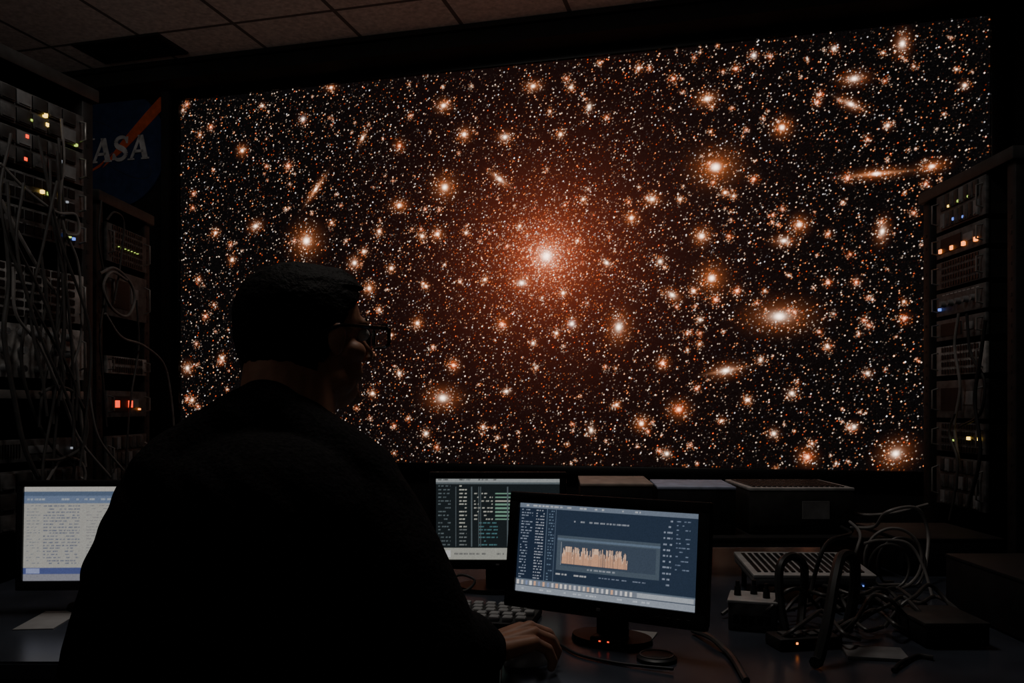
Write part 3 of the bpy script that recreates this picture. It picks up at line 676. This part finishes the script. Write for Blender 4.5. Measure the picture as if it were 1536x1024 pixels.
def lp(cx, cy, r, Y, a0, a1, ry=None, n=14): return [at(cx+math.cos(R(a0+(a1-a0)*i/n))*r, cy-math.sin(R(a0+(a1-a0)*i/n))*(ry or r), Y+.004*i) for i in range(n+1)]
cable(lp(1340, 838, 43, 2.02, -90, 300, 46), .0040, 'round coil of grey cable standing beside the amplifier at right', n=4, desk=True)
cable(lp(1334, 850, 30, 1.98, -90, 210, 34), .0036, 'smaller inner cable coil at right of the switch box', 'cablem', n=4, desk=True)
cable(lp(1352, 846, 36, 2.06, -90, 250, 40), .0032, 'thin dark coil behind the round grey coil at right', 'cablem', n=4, desk=True)
cable([at(1262, 766, 2.3), at(1300, 772, 2.25), at(1345, 768, 2.2), at(1392, 756, 2.2)], .0042, 'upper grey cable running from amplifier toward right rack')
cable([at(1266, 775, 2.26), at(1290, 800, 2.2), at(1282, 840, 2.14), at(1300, 880, 2.05), at(1340, 885, 2.0)], .0042, 'grey cable dropping from the amplifier to the desk', desk=True)
cable([at(1268, 790, 2.25), at(1310, 790, 2.2), at(1330, 768, 2.15), at(1375, 762, 2.15), at(1392, 800, 2.15), at(1388, 850, 2.1), at(1380, 875, 2.08)], .0046, 'grey cable arching over the coils and down at right', desk=True)
cable([at(1296, 815, 2.0), at(1320, 810, 2.0), at(1362, 815, 2.0), at(1385, 850, 1.98), at(1400, 900, 1.94)], .0038, 'grey cable bending from switch box around coil', desk=True)
cable([at(1178, 945, 1.63), at(1170, 900, 1.65), at(1170, 850, 1.67), at(1188, 834, 1.70), at(1206, 850, 1.70), at(1204, 900, 1.70), at(1200, 945, 1.65)], .0090, 'thick black cable in upside-down U right of the metal box', 'cabled', desk=True)
cable([at(1222, 1012, 1.42), at(1240, 940, 1.45), at(1252, 870, 1.5), at(1262, 835, 1.55), at(1280, 838, 1.6), at(1282, 880, 1.62), at(1270, 950, 1.62)], .0105, 'tall thick black cable arch near right end of desk', 'cabled', desk=True)
cable([at(1040, 945, 1.64), at(1070, 958, 1.56), at(1096, 985, 1.48), at(1120, 1024, 1.34)], .006, 'dark cable curling across the desk right of the puck', 'cablem', desk=True)
cable([at(838, 968, 1.56), at(870, 985, 1.49), at(930, 995, 1.44), at(1010, 1003, 1.40)], .0028, 'mouse cord running right across the shiny desk', 'cabled', desk=True)
cable([at(670, 875, 1.90), at(690, 862, 1.90), at(712, 870, 1.89), at(700, 885, 1.88), at(675, 885, 1.88)], .003, 'small tangle of cable below the rear monitor', 'cablem', desk=True)
cable([at(1340, 1010, 1.40), at(1350, 995, 1.43), at(1375, 985, 1.48), at(1400, 990, 1.47)], .004, 'short black cable on desk near bottom right', 'cabled', desk=True)
cable([at(1215, 900, 1.84), at(1220, 870, 1.86), at(1240, 815, 1.88), at(1275, 800, 2.12), at(1262, 790, 2.23)], .005, 'black cable rising to the amplifier behind thick arches', 'cabled', desk=True)
for i in range(16):
    x = rg.uniform(1080, 1340); y = rg.uniform(890, 965); Yd = .43*F/(y-HY); lift = rg.uniform(.01, .07)
    P = []
    for k in range(6):
        Yk = Yd+rg.uniform(-.06, .06); P.append(Vector(((x-HX)/F*Yk+k*.03, Yk, .724+lift*math.sin(k/5*math.pi)+rg.uniform(0, .01))))
    cable(P, .0042, 'thin dark cable among the clutter right of the metal box', 'cablem', 'thin dark cables lying on the right side of the desk', desk=True)

# ------------------------------------------------ person
pr = thing('person', 'man in dark sweater and glasses seen from behind, hand on mouse', 'person', (-.36, 1.27, 0))
NB = Vector((-.352, 1.335, 1.085))
hc = Vector(((463-HX)/F*1.42, 1.42, 1.263)); ya = R(50)
HF = Vector((math.sin(ya), math.cos(ya), 0)); HR = Vector((math.cos(ya), -math.sin(ya), 0)); HU = Vector((0, 0, 1))
HM = Matrix(((HR.x, HF.x, 0, hc.x), (HR.y, HF.y, 0, hc.y), (0, 0, 1, hc.z), (0, 0, 0, 1))) @ Matrix.Diagonal((1.10, 1.07, .95, 1))
def torso(bm, g):
    ell(bm, (-.36, 1.26, .575), (.175+g, .13+g, .115+g)); ell(bm, (-.36, 1.285, .72), (.18+g, .14+g, .18))
    ell(bm, (-.365, 1.28, .91), (.175+g, .125+g, .18)); ell(bm, (-.37, 1.255, .99), (.16+g, .10+g, .11+g))
    limb(bm, (-.49, 1.265, 1.03), (-.235, 1.31, 1.03), .058+g, .058+g, 8)
    limb(bm, NB+Vector((-.022, 0, .045)), (-.475, 1.27, 1.060), .052+g, .052+g); limb(bm, NB+Vector((.005, 0, .025)), (-.25, 1.31, 1.050), .050+g, .050+g)
LS, LE_, LW = Vector((-.492, 1.255, 1.03)), Vector((-.555, 1.20, .795)), Vector((-.475, 1.44, .762))
RS, RE_, RW = Vector((-.235, 1.31, 1.03)), Vector((-.105, 1.225, .805)), Vector((-.045, 1.375, .762))
def arms(bm, g, fore=1.):
    for s, e, w in ((LS, LE_, LW), (RS, RE_, RW)):
        limb(bm, s, s.lerp(e, .5), .056+g, .054+g*1.7); limb(bm, s.lerp(e, .5), e, .054+g*1.7, .044+g*1.7)
        w2 = e.lerp(w, fore); limb(bm, e, e.lerp(w2, .45), .044+g*1.7, .043+g*1.5); limb(bm, e.lerp(w2, .45), w2, .043+g*1.5, .030+g*.9)
b = BM()
torso(b, 0); arms(b, 0)
limb(b, NB-Vector((0, .0, .05)), hc+HF*-.022+HR*-.006+Vector((0, 0, -.035)), .068, .073, 8)
limb(b, NB-Vector((.012, .0, .0)), hc+HF*-.040+Vector((0, 0, -.03)), .064, .064, 6)
hd = BM()
ell(hd, (0, -.012, .032), (.074, .094, .088)); ell(hd, (0, .020, -.034), (.061, .062, .078)); ell(hd, (0, .038, -.084), (.046, .042, .033))
ell(hd, (0, .073, -.099), (.018, .015, .017)); ell(hd, (0, .026, -.098), (.050, .048, .028))
limb(hd, (0, .082, .010), (0, .108, -.028), .0065, .0095, 5); ell(hd, (.009, .100, -.032), (.007,)*3); ell(hd, (-.009, .100, -.032), (.007,)*3)
limb(hd, (-.036, .072, .026), (.036, .072, .026), .011, .011, 6)
ell(hd, (0, .082, -.059), (.022, .009, .006)); ell(hd, (0, .080, -.070), (.018, .009, .007))
for s in (-1, 1):
    ell(hd, (s*.043, .050, -.024), (.020, .022, .020)); ell(hd, (s*.045, .018, -.074), (.018, .036, .028)); ell(hd, (s*.036, .045, -.056), (.020, .026, .030))
    rt = Matrix.Rotation(R(-s*16), 3, 'Z') @ Matrix.Rotation(R(-8), 3, 'X')
    ell(hd, (s*.079, .004, -.004), (.006, .0145, .026), rt); ell(hd, (s*.076, .006, -.024), (.005, .009, .011), rt)
hd.transform(HM)
tmp = bpy.data.meshes.new('t'); hd.to_mesh(tmp); hd.free(); b.from_mesh(tmp); bpy.data.meshes.remove(tmp)
LH, RH = Vector((-.44, 1.24, .555)), Vector((-.28, 1.24, .555)); LK, RK = Vector((-.47, 1.64, .545)), Vector((-.24, 1.64, .545))
LA, RA_ = Vector((-.47, 1.62, .10)), Vector((-.24, 1.62, .10))
def legs(bm, g):
    for h, k, a in ((LH, LK, LA), (RH, RK, RA_)):
        limb(bm, h, k, .082+g, .058+g); limb(bm, k, k.lerp(a, .35), .056+g, .052+g, 4); limb(bm, k.lerp(a, .35), a, .052+g, .036+g)
legs(b, 0)
for a in (LA, RA_): limb(b, a-Vector((0, .02, .05)), a+Vector((0, .12, -.062)), .034, .026)
body = remesh(b, .0038, 3, .5)
def hand(bm, W, D, side, z0):
    D = Vector(D).normalized(); S = Vector((-D.y, D.x, 0))*side; Z = Vector((0, 0, 1))
    kn = [(.080, .031, .020), (.087, .010, .026), (.083, -.012, .022), (.073, -.032, .013)]; ln = [1., 1.1, 1.0, .8]
    for (kd, ks, kz), L in zip(kn, ln):
        K = W+D*kd+S*ks+Z*kz
        limb(bm, W+S*ks*.55, K, .019, .0120, 6)
        P = K+D*.031*L-Z*.013; Q = P+D*.012*L-Z*.020; T = Q-D*.003-Z*.010
        limb(bm, K, P, .0104, .0092, 4); limb(bm, P, Q, .0092, .0084, 3); limb(bm, Q, T, .0084, .0072, 3)
    limb(bm, W+S*.014, W+S*.037+D*.033-Z*.002, .018, .0145, 4); limb(bm, W+S*.037+D*.033-Z*.002, W+S*.050+D*.058-Z*.008, .0138, .0110, 3)
    limb(bm, W+S*.050+D*.058-Z*.008, W+S*.046+D*.084-Z*.014, .0110, .0088, 3); limb(bm, W-D*.05, W, .028, .025, 4)
for W, D, s in ((RW, (.90, .43, 0), 1), (LW, (.25, .97, 0), -1)):
    hb_ = BM(); hand(hb_, W, D, s, 0); h2 = remesh(hb_, .0020, 3, .5)
    t = bpy.data.meshes.new('t'); h2.to_mesh(t); h2.free(); body.from_mesh(t); bpy.data.meshes.remove(t)
objw('body', body, M['skin'], pr)
b = BM(); torso(b, .014); arms(b, .014, .93); limb(b, NB-Vector((0, 0, .05)), NB+Vector((-.010, .024, .026)), .092, .080, 4)
s = remesh(b, .0055, 9, .6)
for v in s.verts:
    c_ = v.co
    n_ = noise.noise(c_*9)+.5*noise.noise(c_*22); fold = noise.noise(Vector((c_.x*7, c_.y*7, c_.z*26+c_.x*18)))
    v.co += Vector((0, -1, 0))*(.004*n_+.010*fold)+Vector((noise.noise(c_*12+Vector((5, 5, 5))), 0, 0))*.005
objw('sweater', s, M['sweater'], pr)
for e, w in ((LE_, LW), (RE_, RW)):
    b = BM(); d = (w-e); tube(b, [e+d*.86, e+d*.94, e+d*1.0], [.0445, .043, .039], 24)
    objw('cuff', b, M['sweater'], pr)
b = BM(); legs(b, .012); ell(b, (-.36, 1.26, .575), (.190, .145, .122)); tr = remesh(b, .007, 4); objw('trousers', tr, M['trousers'], pr)
for a in (LA, RA_):
    b = BM(); limb(b, a+Vector((0, -.03, -.055)), a+Vector((0, .13, -.062)), .044, .036); s2 = remesh(b, .005, 2)
    for v in s2.verts: v.co.z = max(v.co.z, .002)
    objw('shoe', s2, M['black'], pr)
# hair
b = BM(); g = bmesh.ops.create_uvsphere(b, u_segments=160, v_segments=110, radius=1.)
for v in b.verts:
    d = v.co.copy(); e = .88
    q = Vector((math.copysign(abs(d.x)**e, d.x), math.copysign(abs(d.y)**e, d.y), math.copysign(abs(d.z)**e, d.z)))
    q = q*(1/max(1e-6, (abs(q.x)**2.25+abs(q.y)**2.25+abs(q.z)**2.25)**(1/2.25)))
    p = Vector((q.x*.0785, q.y*.1015-.013, q.z*.103+.024))
    if p.y < -.02 and p.z < -.01:      # nape: hair follows the neck downwards
        f_ = min(1., (-.01-p.z)/.06); p.z -= .038*f_; p.y = min(p.y, p.y*(1-.10*f_)); p.x *= (1+.10*f_)
    k = 1.0
    lim = -.118 if p.y < -.035 else (-.118+(p.y+.035)*2.3 if p.y < .03 else .036+(p.y-.03)*.85)
    lim += .008*noise.noise(Vector((p.x*60, p.y*60, 3)))
    if p.z < lim+.012: k = max(.70, 1.0-(lim+.012-p.z)*(6 if p.y < 0 else 10))
    n_ = noise.noise(Vector((d.x*6, d.y*6, d.z*6)))*.010+noise.noise(Vector((d.x*50, d.y*50, d.z*18)))*.005+noise.noise(Vector((d.x*110, d.y*110, d.z*40)))*.003
    if p.z > .085 and p.y > .02: p += Vector((0, .012, .002))
    c0 = Vector((0, -.012, .02)); v.co = c0+(p-c0)*(k+n_*2.0)
b.transform(HM); objw('hair', b, M['hair'], pr)
for s_ in (-1, 1):
    b = BM(); ell(b, (s_*.031, .075, .008), (.0115, .0115, .0115)); b.transform(HM); objw('eye', b, M['eye'], pr)
    b = BM(); limb(b, (s_*.014, .085, .031), (s_*.042, .075, .032), .004, .003, 5); b.transform(HM); objw('eyebrow', b, M['hair'], pr)
b = BM()
def rr(cx, w, h, y, n=36):
    out = []
    for k in range(n):
        a = 2*math.pi*k/n; c_, s_ = math.cos(a), math.sin(a)
        out.append(Vector((cx+math.copysign(abs(c_)**.4, c_)*w, y-abs(cx+c_*w)*.12, .006+math.copysign(abs(s_)**.4, s_)*h)))
    return out
for s_ in (-1, 1): tube(b, rr(s_*.035, .027, .019, .111), .0032, 8, True)
tube(b, [(-.009, .112, .012), (0, .115, .014), (.009, .112, .012)], .0024, 8)
b.transform(HM); gf = objw('glasses', b, M['frame'], pr); gf['label'] = 'thick black rectangular glasses frame'
for s_ in (-1, 1):
    b = BM(); tube(b, [(s_*.061, .104, .018), (s_*.072, .092, .017), (s_*.081, .04, .016), (s_*.082, .01, .016), (s_*.079, -.02, .004)], .0034, 8); b.transform(HM); objw('temple', b, M['frame'], pr).parent = gf
    b = BM(); ring = rr(s_*.035, .026, .018, .111); vs = [b.verts.new(p) for p in ring]; b.faces.new(vs); b.transform(HM); o = objw('lens', b, glass, pr); o.parent = gf
# mouse
ms = thing('computer_mouse', 'pale computer mouse under the seated man\'s right hand', 'mouse', (RW.x+.86*.105-.012, RW.y+.5*.105+.038, DZ), math.atan2(.5, .86)-math.pi/2)
b = BM(); g = bmesh.ops.create_uvsphere(b, u_segments=28, v_segments=16, radius=1.)
for v in b.verts:
    v.co = Vector((v.co.x*.031, v.co.y*.052, max(0, v.co.z)*.034*(1-.15*v.co.y)))
obj('shell', b, M['silver'], ms)
b = BM(); cyl(b, (-.003, .028, .029), (.003, .028, .029), .006, seg=14); obj('scroll_wheel', b, M['black'], ms)
# stool
so = thing('stool', 'black swivel stool the man sits on, below the desk', 'stool', (-.36, 1.27, 0))
b = BM(); tube(b, [(0, 0, .39), (0, 0, .40), (0, 0, .43), (0, 0, .44)], [.17, .19, .19, .17], 36); obj('seat', b, M['black'], so)
b = BM(); cyl(b, (0, 0, .06), (0, 0, .40), .025, .02); obj('pole', b, M['steel'], so)
for k in range(5):
    a = k*2*math.pi/5+.3; b = BM(); tube(b, [(0, 0, .09), (math.cos(a)*.25, math.sin(a)*.25, .06)], [.022, .014], 10); obj('leg', b, M['black'], so)
    b = BM(); cyl(b, (math.cos(a)*.25-.012, math.sin(a)*.25, .025), (math.cos(a)*.25+.012, math.sin(a)*.25, .025), .025); obj('caster', b, M['port'], so)

# ------------------------------------------------ light
w = bpy.data.worlds.new('world'); bpy.context.scene.world = w; w.use_nodes = True
w.node_tree.nodes['Background'].inputs[0].default_value = (1., .97, .95, 1); w.node_tree.nodes['Background'].inputs[1].default_value = .035
def area(name, loc, target, size, e, col):
    l = bpy.data.lights.new(name, 'AREA'); l.size = size; l.energy = e; l.color = col
    o = bpy.data.objects.new(name, l); C.objects.link(o); o.location = loc
    o.rotation_euler = (Vector(target)-Vector(loc)).to_track_quat('-Z', 'Y').to_euler()
area('added_top_fill', (.1, 1.95, 3.05), (.1, 2.05, 0), .5, 8.5, (1., .92, .85))  # added unseen fill from above for racks and desk, no known fixture
area('added_ceiling_fill', (-1.5, 1.2, 2.3), (-.7, 4.2, 3.1), .4, 3.6, (1., .94, .88))  # added unseen uplight that brightens the ceiling tiles
def spot(name, loc, target, e, ang, col, blend=.6):
    l = bpy.data.lights.new(name, 'SPOT'); l.energy = e; l.spot_size = R(ang); l.spot_blend = blend; l.color = col; l.shadow_soft_size = .04
    o = bpy.data.objects.new(name, l); C.objects.link(o); o.location = loc
    o.rotation_euler = (Vector(target)-Vector(loc)).to_track_quat('-Z', 'Y').to_euler()
spot('added_sign_fill', (-.9, 2.4, 3.0), tuple(S0+U*tS+Vector((0, 0, pS.z))), 8., 22, (1., .92, .85))  # added unseen spot that brightens the wall sign
